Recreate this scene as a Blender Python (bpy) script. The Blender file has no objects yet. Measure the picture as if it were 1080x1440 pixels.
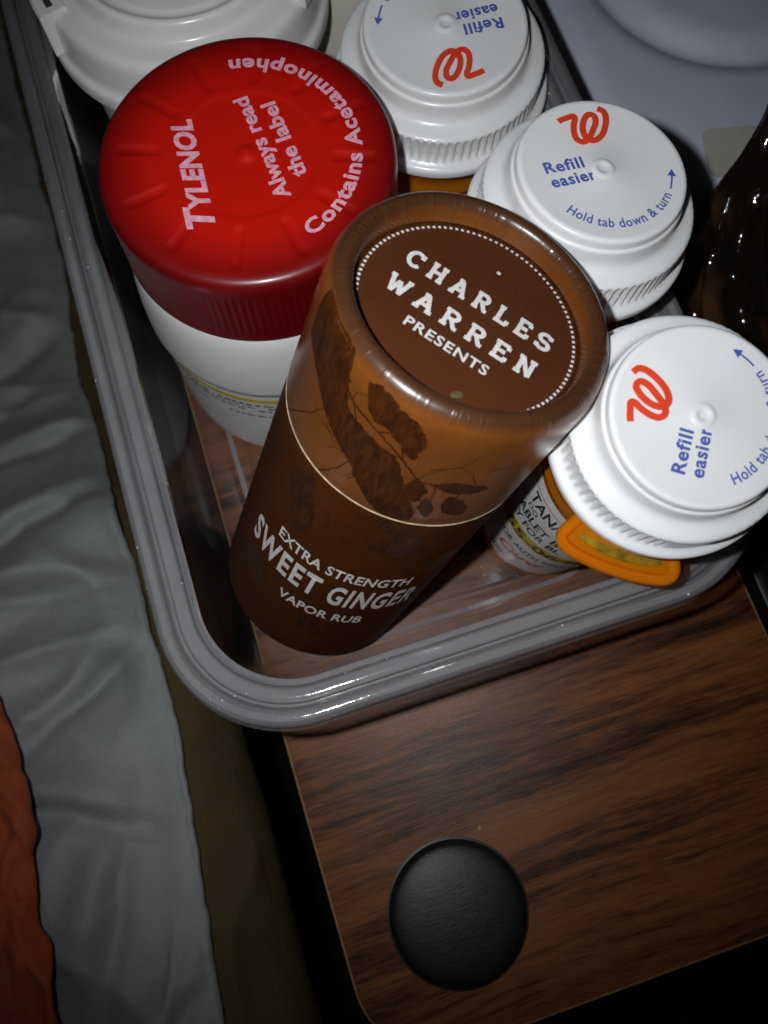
import bpy, bmesh, math, random
from mathutils import Vector, Matrix, noise
random.seed(4)
PI = math.pi
U = 0.001                                     # everything below is written in millimetres
scene = bpy.context.scene
COL = scene.collection

# ------------------------------------------------------------------ camera
cam_d = bpy.data.cameras.new('camera')
cam = bpy.data.objects.new('camera', cam_d)
COL.objects.link(cam)
scene.camera = cam
R3 = Matrix(((0.95143, 0.29686, -0.08159), (-0.30785, 0.91440, -0.26288), (-0.00343, 0.27523, 0.96137)))
CAM = Vector((27.17, 77.74, 252.1))
cam.matrix_world = Matrix.Translation(CAM * U) @ R3.to_4x4()
cam_d.sensor_fit = 'VERTICAL'
cam_d.sensor_height = 36.0
cam_d.lens = 1180 / 1440 * 36.0
cam_d.clip_start = 0.005
cam_d.clip_end = 50
cam_d.dof.use_dof = True
cam_d.dof.focus_distance = 0.178
cam_d.dof.aperture_fstop = 22

# ------------------------------------------------------------------ world and flash
world = bpy.data.worlds.new('World')
scene.world = world
world.use_nodes = True
bg = world.node_tree.nodes['Background']
bg.inputs[0].default_value = (1.0, 0.85, 0.65, 1)
bg.inputs[1].default_value = 0.003
ld = bpy.data.lights.new('phone_flash', 'SPOT')
ld.energy = 1.35
ld.color = (0.955, 0.98, 1.0)
ld.spot_size = math.radians(98)
ld.spot_blend = 1.0
ld.shadow_soft_size = 0.0025
flash = bpy.data.objects.new('phone_flash', ld)
COL.objects.link(flash)
FL = CAM + R3 @ Vector((-18, 7, 2))
aim = R3 @ Vector((0.06, 0.12, -1))
flash.matrix_world = Matrix.Translation(FL * U) @ aim.to_track_quat('-Z', 'Y').to_matrix().to_4x4()

scene.view_settings.view_transform = 'Standard'
scene.view_settings.look = 'None'
scene.view_settings.exposure = 0.0
scene.view_settings.gamma = 1.0
scene.view_settings.use_curve_mapping = False


# ------------------------------------------------------------------ material helpers
def new_mat(name):
    m = bpy.data.materials.new(name)
    m.use_nodes = True
    nt = m.node_tree
    return m, nt, nt.nodes['Principled BSDF'], nt.nodes['Material Output']


def setp(p, **kw):
    names = dict(color='Base Color', rough='Roughness', metal='Metallic', ior='IOR', trans='Transmission Weight',
                 sss='Subsurface Weight', ssr='Subsurface Radius', sscale='Subsurface Scale', coat='Coat Weight',
                 coatr='Coat Roughness', spec='Specular IOR Level', sheen='Sheen Weight', sheenr='Sheen Roughness')
    for k, v in kw.items():
        if k in ('color',) and len(v) == 3:
            v = (*v, 1)
        p.inputs[names[k]].default_value = v


def N(nt, kind, **kw):
    n = nt.nodes.new(kind)
    for k, v in kw.items():
        setattr(n, k, v)
    return n


def ramp(nt, fac, stops):
    r = N(nt, 'ShaderNodeValToRGB')
    els = r.color_ramp.elements
    while len(els) < len(stops):
        els.new(0.5)
    for e, (p, c) in zip(els, stops):
        e.position = p
        e.color = (*c, 1) if len(c) == 3 else c
    nt.links.new(fac, r.inputs[0])
    return r.outputs[0]


def coords(nt, scale=(1, 1, 1), rot=(0, 0, 0)):
    tc = N(nt, 'ShaderNodeTexCoord')
    mp = N(nt, 'ShaderNodeMapping')
    mp.inputs['Scale'].default_value = scale
    mp.inputs['Rotation'].default_value = rot
    nt.links.new(tc.outputs['Object'], mp.inputs[0])
    return mp.outputs[0]


def tex_noise(nt, vec, scale, detail=4, rough=0.55, dist=0.0):
    n = N(nt, 'ShaderNodeTexNoise')
    n.inputs['Scale'].default_value = scale
    n.inputs['Detail'].default_value = detail
    n.inputs['Roughness'].default_value = rough
    n.inputs['Distortion'].default_value = dist
    nt.links.new(vec, n.inputs['Vector'])
    return n.outputs['Fac']


def bump(nt, p, h, strength, dist=0.0005, chain=None):
    b = N(nt, 'ShaderNodeBump')
    b.inputs['Strength'].default_value = strength
    b.inputs['Distance'].default_value = dist
    nt.links.new(h, b.inputs['Height'])
    if chain is not None:
        nt.links.new(chain, b.inputs['Normal'])
    nt.links.new(b.outputs[0], p.inputs['Normal'])
    return b.outputs[0]


def simple(name, color, rough=0.4, noise_scale=0, amt=0.0, bumps=0.0, bscale=600, **kw):
    m, nt, p, o = new_mat(name)
    setp(p, color=color, rough=rough, **kw)
    v = coords(nt)
    f = tex_noise(nt, v, noise_scale or 90)
    if amt:
        lo = tuple(c * (1 - amt) for c in color)
        hi = tuple(min(1, c * (1 + amt)) for c in color)
        nt.links.new(ramp(nt, f, [(0.3, lo), (0.7, hi)]), p.inputs['Base Color'])
    if bumps:
        bump(nt, p, tex_noise(nt, v, bscale, 3), bumps, 0.0003)
    return m


MAT = {}
MAT['white'] = simple('white_plastic', (0.78, 0.79, 0.80), 0.28, 70, 0.02, 0.05, 900, sss=0.25, ssr=(1, 1, 1), sscale=0.0015)
MAT['white_gloss'] = simple('white_glossy_plastic', (0.74, 0.74, 0.73), 0.24, 60, 0.02, 0.05, 500, sss=0.2, ssr=(1, 1, 1), sscale=0.002)
MAT['cream'] = simple('cream_plastic', (0.74, 0.71, 0.62), 0.4, 60, 0.03, 0.04)
MAT['blue_ink'] = simple('blue_ink', (0.075, 0.105, 0.42), 0.5, 300, 0.12)
MAT['red_ink'] = simple('red_ink', (0.72, 0.055, 0.02), 0.4, 300, 0.06)
MAT['pink_ink'] = simple('pink_white_ink', (0.74, 0.36, 0.46), 0.5, 900, 0.22)
MAT['white_ink'] = simple('white_ink', (0.72, 0.70, 0.68), 0.5, 900, 0.12)
MAT['black_ink'] = simple('black_ink', (0.02, 0.02, 0.022), 0.5, 600, 0.3)
MAT['red_print'] = simple('red_print', (0.5, 0.03, 0.03), 0.5, 600, 0.2)
MAT['yellow_print'] = simple('yellow_print', (0.62, 0.50, 0.02), 0.5, 200, 0.1)
MAT['paper'] = simple('label_paper', (0.74, 0.74, 0.74), 0.45, 120, 0.05, 0.05, 800)
MAT['beige_card'] = simple('beige_card', (0.50, 0.49, 0.42), 0.6, 100, 0.08)
MAT['case'] = simple('lilac_grey_plastic', (0.62, 0.645, 0.78), 0.45, 40, 0.05, 0.05, 300)
MAT['black_gloss'] = simple('black_lacquer', (0.006, 0.006, 0.007), 0.16, 60, 0.2)
MAT['floor'] = simple('dark_carpet', (0.02, 0.018, 0.016), 0.95, 300, 0.4, 0.5, 900)
MAT['crumb'] = simple('crumb', (0.45, 0.33, 0.18), 0.8, 900, 0.3)
MAT['dark'] = simple('dark_metal', (0.012, 0.012, 0.012), 0.45, 100, 0.2)
MAT['slot'] = simple('slot_dark', (0.05, 0.045, 0.04), 0.6, 100, 0.2)
MAT['mattress'] = simple('mattress_ticking', (0.03, 0.028, 0.022), 0.9, 200, 0.2)
MAT['paper_edge'] = simple('torn_paper_edge', (0.50, 0.36, 0.22), 0.7, 700, 0.35)


def red_cap_mat():
    # translucent red moulding over a pale inner cap: thin (bright) over the liner, solid and dark at the skirt
    m, nt, p, o = new_mat('red_translucent_plastic')
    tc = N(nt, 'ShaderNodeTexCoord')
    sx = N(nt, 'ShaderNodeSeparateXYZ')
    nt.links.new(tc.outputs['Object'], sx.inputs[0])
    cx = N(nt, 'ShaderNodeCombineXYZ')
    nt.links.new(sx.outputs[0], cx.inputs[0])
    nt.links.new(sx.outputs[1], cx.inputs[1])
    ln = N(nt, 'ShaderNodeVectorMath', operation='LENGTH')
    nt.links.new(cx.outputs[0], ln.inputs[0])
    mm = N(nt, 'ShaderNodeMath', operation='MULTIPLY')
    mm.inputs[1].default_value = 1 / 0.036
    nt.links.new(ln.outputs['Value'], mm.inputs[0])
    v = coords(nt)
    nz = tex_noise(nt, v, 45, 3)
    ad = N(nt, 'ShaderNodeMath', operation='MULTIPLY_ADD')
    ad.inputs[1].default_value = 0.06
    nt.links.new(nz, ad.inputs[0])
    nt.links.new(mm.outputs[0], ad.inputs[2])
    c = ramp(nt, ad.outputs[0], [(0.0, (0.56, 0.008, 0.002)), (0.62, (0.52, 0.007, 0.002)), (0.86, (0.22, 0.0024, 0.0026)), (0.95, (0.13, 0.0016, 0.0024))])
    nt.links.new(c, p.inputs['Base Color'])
    setp(p, rough=0.36, coat=0.25, coatr=0.15, sss=0.12, ssr=(1, .1, .1), sscale=0.002)
    bump(nt, p, tex_noise(nt, v, 350, 2), 0.06, 0.0003)
    return m


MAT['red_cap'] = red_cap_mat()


def brown_mat(name, c0, c1, rough, wr=0.0, coat=0.0, band=None):
    m, nt, p, o = new_mat(name)
    v = coords(nt)
    f = tex_noise(nt, v, 38, 5, 0.6)
    g = tex_noise(nt, v, 700, 2)
    mx = N(nt, 'ShaderNodeMath', operation='MULTIPLY_ADD')
    mx.inputs[1].default_value = 0.25
    nt.links.new(g, mx.inputs[0])
    nt.links.new(f, mx.inputs[2])
    nt.links.new(ramp(nt, mx.outputs[0], [(0.4, c0), (0.8, c1)]), p.inputs['Base Color'])
    setp(p, rough=rough, coat=coat, coatr=0.3)
    rr = N(nt, 'ShaderNodeMath', operation='MULTIPLY_ADD')
    rr.inputs[1].default_value = 0.22
    rr.inputs[2].default_value = rough - 0.1
    nt.links.new(f, rr.inputs[0])
    nt.links.new(rr.outputs[0], p.inputs['Roughness'])
    ch = bump(nt, p, g, 0.10, 0.0002)
    if wr:
        # paper crushed round the rolled lip: short radial creases
        tc = N(nt, 'ShaderNodeTexCoord')
        gr = N(nt, 'ShaderNodeTexGradient', gradient_type='RADIAL')
        nt.links.new(tc.outputs['Object'], gr.inputs[0])
        ml = N(nt, 'ShaderNodeMath', operation='MULTIPLY')
        ml.inputs[1].default_value = 70
        nt.links.new(gr.outputs['Fac'], ml.inputs[0])
        sx = N(nt, 'ShaderNodeSeparateXYZ')
        nt.links.new(tc.outputs['Object'], sx.inputs[0])
        cb = N(nt, 'ShaderNodeCombineXYZ')
        nt.links.new(ml.outputs[0], cb.inputs[0])
        nt.links.new(sx.outputs[2], cb.inputs[1])
        w = tex_noise(nt, cb.outputs[0], 1.0, 2, 0.5)
        msk = ramp(nt, w, [(0.52, (0, 0, 0)), (0.62, (1, 1, 1)), (0.66, (0, 0, 0))])
        # only high up on the lip
        zz = N(nt, 'ShaderNodeMapRange')
        zz.inputs['From Min'].default_value = 0.1165
        zz.inputs['From Max'].default_value = 0.1195
        nt.links.new(sx.outputs[2], zz.inputs['Value'])
        mu = N(nt, 'ShaderNodeMath', operation='MULTIPLY')
        nt.links.new(msk, mu.inputs[0])
        nt.links.new(zz.outputs[0], mu.inputs[1])
        bump(nt, p, mu.outputs[0], wr, 0.0005, ch)
    return m


MAT['lid'] = lid_mat = brown_mat('caramel_printed_paper', (0.125, 0.037, 0.0058), (0.195, 0.060, 0.0098), 0.30, 0.2, 0.3)
_nt = lid_mat.node_tree
_p = _nt.nodes['Principled BSDF']
_src = _p.inputs['Base Color'].links[0].from_socket
_tc = N(_nt, 'ShaderNodeTexCoord')
_sx = N(_nt, 'ShaderNodeSeparateXYZ')
_nt.links.new(_tc.outputs['Object'], _sx.inputs[0])
_mr = N(_nt, 'ShaderNodeMapRange', interpolation_type='SMOOTHSTEP')
_mr.inputs['From Min'].default_value = 0.1178
_mr.inputs['From Max'].default_value = 0.1200
_nt.links.new(_sx.outputs[2], _mr.inputs['Value'])
_mx = N(_nt, 'ShaderNodeMix', data_type='RGBA')
_nt.links.new(_mr.outputs[0], _mx.inputs['Factor'])
_nt.links.new(_src, _mx.inputs['A'])
_mx.inputs['B'].default_value = (0.062, 0.024, 0.009, 1)
_nt.links.new(_mx.outputs['Result'], _p.inputs['Base Color'])
MAT['tube'] = brown_mat('brown_printed_paper', (0.046, 0.0125, 0.0027), (0.080, 0.022, 0.0044), 0.46, 0, 0.0)
setp(MAT['tube'].node_tree.nodes['Principled BSDF'], spec=0.05)
MAT['disc'] = brown_mat('chocolate_paper_disc', (0.066, 0.0185, 0.0062), (0.086, 0.025, 0.0082), 0.55)
setp(MAT['disc'].node_tree.nodes['Principled BSDF'], spec=0.2)
MAT['art'] = brown_mat('dark_brown_print', (0.014, 0.0055, 0.003), (0.034, 0.012, 0.005), 0.36, 0, 0.25)
setp(MAT['art'].node_tree.nodes['Principled BSDF'], spec=0.12, coat=0.08)
_nt = MAT['art'].node_tree
_r = [n for n in _nt.nodes if n.type == 'VALTORGB'][0]
_h = tex_noise(_nt, coords(_nt, (1, 1, 0.3)), 620, 5, 0.7, 1.0)
_nt.links.new(_h, _r.inputs[0])
for _e, _q, _c in zip(_r.color_ramp.elements, (0.40, 0.66), ((0.032, 0.0098, 0.0030, 1), (0.074, 0.022, 0.0046, 1))):
    _e.position = _q
    _e.color = _c


def wood_mat():
    m, nt, p, o = new_mat('walnut_laminate')
    tc = N(nt, 'ShaderNodeTexCoord')
    # slow warp so the grain wanders
    wv = N(nt, 'ShaderNodeMapping')
    wv.inputs['Scale'].default_value = (9, 26, 9)
    nt.links.new(tc.outputs['Object'], wv.inputs[0])
    wn = N(nt, 'ShaderNodeTexNoise')
    wn.inputs['Scale'].default_value = 1.0
    wn.inputs['Detail'].default_value = 2
    nt.links.new(wv.outputs[0], wn.inputs['Vector'])
    off = N(nt, 'ShaderNodeVectorMath', operation='MULTIPLY_ADD')
    off.inputs[1].default_value = (0, 0.014, 0)
    nt.links.new(wn.outputs['Color'], off.inputs[0])
    nt.links.new(tc.outputs['Object'], off.inputs[2])

    def stretched(sx, sy, detail, rough):
        mp = N(nt, 'ShaderNodeMapping')
        mp.inputs['Scale'].default_value = (sx, sy, 1)
        mp.inputs['Rotation'].default_value = (0, 0, math.radians(-3))
        nt.links.new(off.outputs[0], mp.inputs[0])
        return tex_noise(nt, mp.outputs[0], 1.0, detail, rough)
    a = stretched(9, 115, 3, 0.55)          # broad figure
    b = stretched(38, 560, 5, 0.72)         # streaks
    c = stretched(170, 2300, 4, 0.7)         # pores
    s1 = N(nt, 'ShaderNodeMath', operation='MULTIPLY_ADD')
    s1.inputs[1].default_value = 0.85
    nt.links.new(b, s1.inputs[0])
    nt.links.new(a, s1.inputs[2])
    s2 = N(nt, 'ShaderNodeMath', operation='MULTIPLY_ADD')
    s2.inputs[1].default_value = 0.55
    nt.links.new(c, s2.inputs[0])
    nt.links.new(s1.outputs[0], s2.inputs[2])
    col = ramp(nt, s2.outputs[0], [(0.2, (0.022, 0.0070, 0.0030)), (0.42, (0.080, 0.0245, 0.0070)), (0.56, (0.148, 0.047, 0.0122)), (0.8, (0.22, 0.073, 0.0195))])
    # ramp input must stay inside 0..1
    rm = col.node
    mr = N(nt, 'ShaderNodeMapRange')
    mr.inputs['From Min'].default_value = 0.78
    mr.inputs['From Max'].default_value = 1.52
    nt.links.new(s2.outputs[0], mr.inputs['Value'])
    nt.links.new(mr.outputs[0], rm.inputs[0])
    for e, pos in zip(rm.color_ramp.elements, (0.22, 0.42, 0.56, 0.80)):
        e.position = pos
    nt.links.new(col, p.inputs['Base Color'])
    setp(p, rough=0.42, spec=0.42)
    rr = N(nt, 'ShaderNodeMapRange')
    rr.inputs['To Min'].default_value = 0.36
    rr.inputs['To Max'].default_value = 0.55
    nt.links.new(c, rr.inputs['Value'])
    nt.links.new(rr.outputs[0], p.inputs['Roughness'])
    ch = bump(nt, p, c, 0.30, 0.0003)
    bump(nt, p, tex_noise(nt, tc.outputs['Object'], 900, 2), 0.10, 0.0003, ch)
    return m


MAT['wood'] = wood_mat()
MAT['edge_band'] = simple('edge_banding', (0.30, 0.18, 0.09), 0.4, 300, 0.2)


def clear_plastic(name, body, milk, rough, tint, dust=False, tir=False):
    # see-through polypropylene: part passes straight through, part scatters, plus a Fresnel gloss
    m, nt, p, o = new_mat(name)
    nt.nodes.remove(p)
    v = coords(nt)
    tr = N(nt, 'ShaderNodeBsdfTransparent')
    tr.inputs[0].default_value = (*tint, 1)
    df = N(nt, 'ShaderNodeBsdfDiffuse')
    tl = N(nt, 'ShaderNodeBsdfTranslucent')
    df.inputs[0].default_value = tl.inputs[0].default_value = (*body, 1)
    gl = N(nt, 'ShaderNodeBsdfGlossy')
    gl.inputs['Roughness'].default_value = rough
    mt = N(nt, 'ShaderNodeMixShader')
    mt.inputs[0].default_value = 0.45
    nt.links.new(df.outputs[0], mt.inputs[1])
    nt.links.new(tl.outputs[0], mt.inputs[2])
    m1 = N(nt, 'ShaderNodeMixShader')
    f = tex_noise(nt, v, 60, 4)
    mr = N(nt, 'ShaderNodeMapRange')
    mr.inputs['To Min'].default_value = milk * 0.75
    mr.inputs['To Max'].default_value = milk * 1.25
    nt.links.new(f, mr.inputs['Value'])
    fac = mr.outputs[0]
    if dust:
        vo = N(nt, 'ShaderNodeTexVoronoi')
        vo.inputs['Scale'].default_value = 420
        nt.links.new(v, vo.inputs['Vector'])
        wn = N(nt, 'ShaderNodeMath', operation='LESS_THAN')
        wn.inputs[1].default_value = 0.13
        nt.links.new(vo.outputs['Distance'], wn.inputs[0])
        sel = N(nt, 'ShaderNodeSeparateColor')
        nt.links.new(vo.outputs['Color'], sel.inputs[0])
        gt = N(nt, 'ShaderNodeMath', operation='GREATER_THAN')
        gt.inputs[1].default_value = 0.93
        nt.links.new(sel.outputs[0], gt.inputs[0])
        mul = N(nt, 'ShaderNodeMath', operation='MULTIPLY')
        nt.links.new(wn.outputs[0], mul.inputs[0])
        nt.links.new(gt.outputs[0], mul.inputs[1])
        mxx = N(nt, 'ShaderNodeMath', operation='MAXIMUM')
        nt.links.new(mul.outputs[0], mxx.inputs[0])
        nt.links.new(fac, mxx.inputs[1])
        fac = mxx.outputs[0]
    nt.links.new(fac, m1.inputs[0])
    nt.links.new(tr.outputs[0], m1.inputs[1])
    nt.links.new(mt.outputs[0], m1.inputs[2])
    fr = N(nt, 'ShaderNodeFresnel')
    fr.inputs[0].default_value = 1.62 if dust else 1.49
    b = N(nt, 'ShaderNodeBump')
    b.inputs['Strength'].default_value = 0.22
    b.inputs['Distance'].default_value = 0.0004
    nt.links.new(tex_noise(nt, v, 260, 4), b.inputs['Height'])
    nt.links.new(b.outputs[0], gl.inputs['Normal'])
    m2 = N(nt, 'ShaderNodeMixShader')
    ge = N(nt, 'ShaderNodeNewGeometry')
    inv = N(nt, 'ShaderNodeMath', operation='SUBTRACT')
    inv.inputs[0].default_value = 1.0
    nt.links.new(ge.outputs['Backfacing'], inv.inputs[1])
    ff = N(nt, 'ShaderNodeMath', operation='MULTIPLY')
    nt.links.new(inv.outputs[0], ff.inputs[0])
    nt.links.new(fr.outputs[0], ff.inputs[1])
    nt.links.new(fr.outputs[0] if tir else ff.outputs[0], m2.inputs[0])
    nt.links.new(m1.outputs[0], m2.inputs[1])
    nt.links.new(gl.outputs[0], m2.inputs[2])
    nt.links.new(m2.outputs[0], o.inputs[0])
    return m


MAT['tray_rim'] = clear_plastic('milky_rim_plastic', (0.74, 0.75, 0.79), 0.25, 0.09, (0.95, 0.95, 0.96), True, True)
MAT['tray_wall'] = clear_plastic('clear_tray_plastic', (0.55, 0.55, 0.60), 0.04, 0.08, (0.96, 0.96, 0.97))
MAT['tray_floor'] = clear_plastic('clear_floor_plastic', (0.6, 0.6, 0.62), 0.03, 0.12, (0.97, 0.97, 0.97), True)
MAT['tab_window'] = simple('olive_amber_plastic', (0.26, 0.16, 0.012), 0.15, 350, 0.45, 0.2, 500)
MAT['amber_tab'] = clear_plastic('amber_tab_plastic', (1.0, 0.38, 0.01), 0.5, 0.06, (0.98, 0.55, 0.05))
MAT['amber'] = clear_plastic('amber_plastic', (0.90, 0.32, 0.012), 0.5, 0.08, (0.98, 0.50, 0.04))


def dark_glass():
    m, nt, p, o = new_mat('smoky_amber_glass')
    setp(p, color=(0.05, 0.024, 0.011), rough=0.08, trans=0.6, ior=1.5, coat=1.0, coatr=0.04)
    p.inputs['Coat IOR'].default_value = 2.0
    v = coords(nt)
    h = tex_noise(nt, coords(nt, (1, 1, 0.55)), 75, 1, 0.5)
    g = tex_noise(nt, coords(nt, (1, 1, 0.1)), 75, 2)
    nt.links.new(ramp(nt, g, [(0.45, (0.02, 0.014, 0.010)), (0.70, (0.20, 0.085, 0.032))]), p.inputs['Base Color'])
    b2 = N(nt, 'ShaderNodeBump')
    b2.inputs['Strength'].default_value = 1.0
    b2.inputs['Distance'].default_value = 0.012
    nt.links.new(h, b2.inputs['Height'])
    nt.links.new(b2.outputs[0], p.inputs['Coat Normal'])
    return m


MAT['dark_glass'] = dark_glass()


def leather():
    m, nt, p, o = new_mat('black_grained_rubber')
    setp(p, color=(0.010, 0.0115, 0.0115), rough=0.44, spec=0.4)
    v = coords(nt)
    ms = N(nt, 'ShaderNodeMapping')
    ms.inputs['Scale'].default_value = (1, 3.2, 1)
    ms.inputs['Rotation'].default_value = (0, 0, math.radians(-22))
    nt.links.new(v, ms.inputs[0])
    f = tex_noise(nt, ms.outputs[0], 420, 4, 0.7)
    bump(nt, p, f, 0.28, 0.0003)
    nt.links.new(ramp(nt, f, [(0.35, (0.005, 0.006, 0.006)), (0.75, (0.013, 0.0145, 0.0145))]), p.inputs['Base Color'])
    return m


MAT['rubber'] = leather()


def cloth_mat(name, c0, c1, rough, weave, sheen=0.3):
    m, nt, p, o = new_mat(name)
    v = coords(nt)
    f = tex_noise(nt, v, 22, 4)
    nt.links.new(ramp(nt, f, [(0.3, c0), (0.7, c1)]), p.inputs['Base Color'])
    setp(p, rough=rough, sheen=sheen, sheenr=0.4)
    w1 = N(nt, 'ShaderNodeTexWave', wave_type='BANDS', bands_direction='X')
    w2 = N(nt, 'ShaderNodeTexWave', wave_type='BANDS', bands_direction='Y')
    for w in (w1, w2):
        w.inputs['Scale'].default_value = weave
        nt.links.new(v, w.inputs[0])
    ad = N(nt, 'ShaderNodeMath', operation='ADD')
    nt.links.new(w1.outputs[1], ad.inputs[0])
    nt.links.new(w2.outputs[1], ad.inputs[1])
    ch = bump(nt, p, ad.outputs[0], 0.25, 0.0002)
    bump(nt, p, tex_noise(nt, v, 55, 5, 0.6), 0.5, 0.003, ch)
    return m


MAT['grey_cloth'] = cloth_mat('grey_satin_cloth', (0.265, 0.282, 0.285), (0.35, 0.362, 0.355), 0.5, 600, 0.1)
MAT['olive_cloth'] = cloth_mat('olive_cloth', (0.070, 0.048, 0.016), (0.110, 0.076, 0.025), 0.9, 500, 0.0)
MAT['rust_cloth'] = cloth_mat('rust_cloth', (0.34, 0.060, 0.014), (0.46, 0.085, 0.020), 0.8, 450, 0.1)


# ------------------------------------------------------------------ geometry helpers
def mesh_obj(name, vs, fs, mat, parent=None, smooth=True, sharp=None):
    me = bpy.data.meshes.new(name)
    me.from_pydata([(v[0] * U, v[1] * U, v[2] * U) for v in vs], [], fs)
    me.validate()
    me.materials.append(mat)
    if smooth:
        me.shade_smooth()
        if sharp:
            me.set_sharp_from_angle(angle=math.radians(sharp))
    o = bpy.data.objects.new(name, me)
    COL.objects.link(o)
    if parent is not None:
        o.parent = parent
    return o


def thing(name, label, cat, loc=(0, 0, 0), axis=None, rz=0.0, group=None):
    o = bpy.data.objects.new(name, None)
    COL.objects.link(o)
    o.empty_display_size = 0.02
    q = Vector((0, 0, 1)).rotation_difference(Vector(axis).normalized()) if axis else Matrix.Identity(3).to_quaternion()
    o.matrix_world = Matrix.Translation(Vector(loc) * U) @ q.to_matrix().to_4x4() @ Matrix.Rotation(rz, 4, 'Z')
    tag(o, label, cat, group)
    return o


def tag(o, label, cat, group=None):
    o['label'] = label
    o['category'] = cat
    if group:
        o['group'] = group
    return o


def rev(profile, seg=96, fn=None, cap0=False, cap1=False):
    """surface of revolution; fn(theta, r, z, i) -> (r, z) may shape it"""
    vs, fs = [], []
    n = len(profile)
    for i, (r, z) in enumerate(profile):
        for k in range(seg):
            t = 2 * PI * k / seg
            rr, zz = fn(t, r, z, i) if fn else (r, z)
            vs.append((rr * math.cos(t), rr * math.sin(t), zz))
    for i in range(n - 1):
        for k in range(seg):
            k2 = (k + 1) % seg
            fs.append((i * seg + k, i * seg + k2, (i + 1) * seg + k2, (i + 1) * seg + k))
    if cap0:
        fs.append(tuple(range(seg - 1, -1, -1)))
    if cap1:
        fs.append(tuple((n - 1) * seg + k for k in range(seg)))
    return vs, fs


def dense(profile, step):
    out = [profile[0]]
    for a, b in zip(profile, profile[1:]):
        d = math.hypot(b[0] - a[0], b[1] - a[1])
        m = max(1, int(d / step))
        for j in range(1, m + 1):
            out.append((a[0] + (b[0] - a[0]) * j / m, a[1] + (b[1] - a[1]) * j / m))
    return out


def text2d(body, width, height, bold=0.0, shear=0.0, space=1.0):
    """flat letters as (verts, faces) in a box: x 0..width, cap height = height (baseline at 0)"""
    c = bpy.data.curves.new('letters', 'FONT')
    c.body = body
    c.size = 1.0
    c.offset = bold
    c.shear = shear
    c.space_character = space
    c.resolution_u = 3
    o = bpy.data.objects.new('letters', c)
    COL.objects.link(o)
    dg = bpy.context.evaluated_depsgraph_get()
    me = bpy.data.meshes.new_from_object(o.evaluated_get(dg))
    bpy.data.objects.remove(o)
    bpy.data.curves.remove(c)
    bm = bmesh.new()
    bm.from_mesh(me)
    bmesh.ops.remove_doubles(bm, verts=bm.verts, dist=1e-5)
    bmesh.ops.triangulate(bm, faces=bm.faces)
    vs = [(v.co.x, v.co.y) for v in bm.verts]
    fs = [tuple(v.index for v in f.verts) for f in bm.faces]
    bm.free()
    bpy.data.meshes.remove(me)
    x0 = min(v[0] for v in vs)
    x1 = max(v[0] for v in vs)
    sx = width / (x1 - x0)
    sy = height / CAPH
    return [((v[0] - x0) * sx, v[1] * sy) for v in vs], fs


CAPH = 0.729


def print_on(name, pieces, fmap, mat, parent):
    """join 2-D pieces, map to the surface and face outwards"""
    V, F = [], []
    for vs, fs in pieces:
        b = len(V)
        V += [fmap(*v) for v in vs]
        F += [tuple(b + i for i in f) for f in fs]
    return mesh_obj(name, V, F, mat, parent, smooth=False)


def place(piece, x, y, ang=0.0, dx=0.0):
    ca, sa = math.cos(ang), math.sin(ang)
    vs, fs = piece
    return [(x + (a + dx) * ca - b * sa, y + (a + dx) * sa + b * ca) for a, b in vs], fs


def arc_text(piece, R, a0, cx=0, cy=0, inward=True):
    """letters along a circle, baseline on radius R, reading counter-clockwise with tops inwards"""
    vs, fs = piece
    out = []
    for a, b in vs:
        t = a0 + a / R
        r = R - b
        out.append((cx + r * math.cos(t), cy + r * math.sin(t)))
    return out, fs


def catmull(pts, m=6):
    out = []
    P = [pts[0]] + list(pts) + [pts[-1]]
    for i in range(1, len(P) - 2):
        for j in range(m):
            t = j / m
            q = []
            for k in range(len(P[0])):
                p0, p1, p2, p3 = P[i - 1][k], P[i][k], P[i + 1][k], P[i + 2][k]
                q.append(0.5 * (2 * p1 + (p2 - p0) * t + (2 * p0 - 5 * p1 + 4 * p2 - p3) * t * t + (3 * p1 - p0 - 3 * p2 + p3) * t ** 3))
            out.append(tuple(q))
    out.append(tuple(pts[-1]))
    return out


def ribbon(pts, width, w1=None):
    """flat stroke (one strip) along 2-D points, returned with arclength parameter as third value"""
    n = len(pts)
    vs, fs = [], []
    for i, p in enumerate(pts):
        a = pts[max(0, i - 1)]
        b = pts[min(n - 1, i + 1)]
        dx, dy = b[0] - a[0], b[1] - a[1]
        l = math.hypot(dx, dy) or 1
        w = width if w1 is None else width + (w1 - width) * i / (n - 1)
        vs.append((p[0] - dy / l * w / 2, p[1] + dx / l * w / 2, i / (n - 1)))
        vs.append((p[0] + dy / l * w / 2, p[1] - dx / l * w / 2, i / (n - 1)))
        if i:
            fs.append((2 * i - 2, 2 * i - 1, 2 * i + 1, 2 * i))
    return vs, fs


def rrect(x0, x1, y0, y1, r, n=14):
    out = []
    for cx, cy, a in ((x1 - r, y1 - r, 0), (x0 + r, y1 - r, 90), (x0 + r, y0 + r, 180), (x1 - r, y0 + r, 270)):
        for k in range(n + 1):
            t = math.radians(a + 90 * k / n)
            out.append((cx + r * math.cos(t), cy + r * math.sin(t)))
    return out


def loft(loops, close0=False, close1=False, ring=False):
    vs, fs = [], []
    m = len(loops[0])
    for L in loops:
        vs += L
    n = len(loops)
    for i in range(n if ring else n - 1):
        a, b = i * m, ((i + 1) % n) * m
        for k in range(m):
            k2 = (k + 1) % m
            fs.append((a + k, a + k2, b + k2, b + k))
    if close0:
        fs.append(tuple(range(m - 1, -1, -1)))
    if close1:
        fs.append(tuple((n - 1) * m + k for k in range(m)))
    return vs, fs


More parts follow.
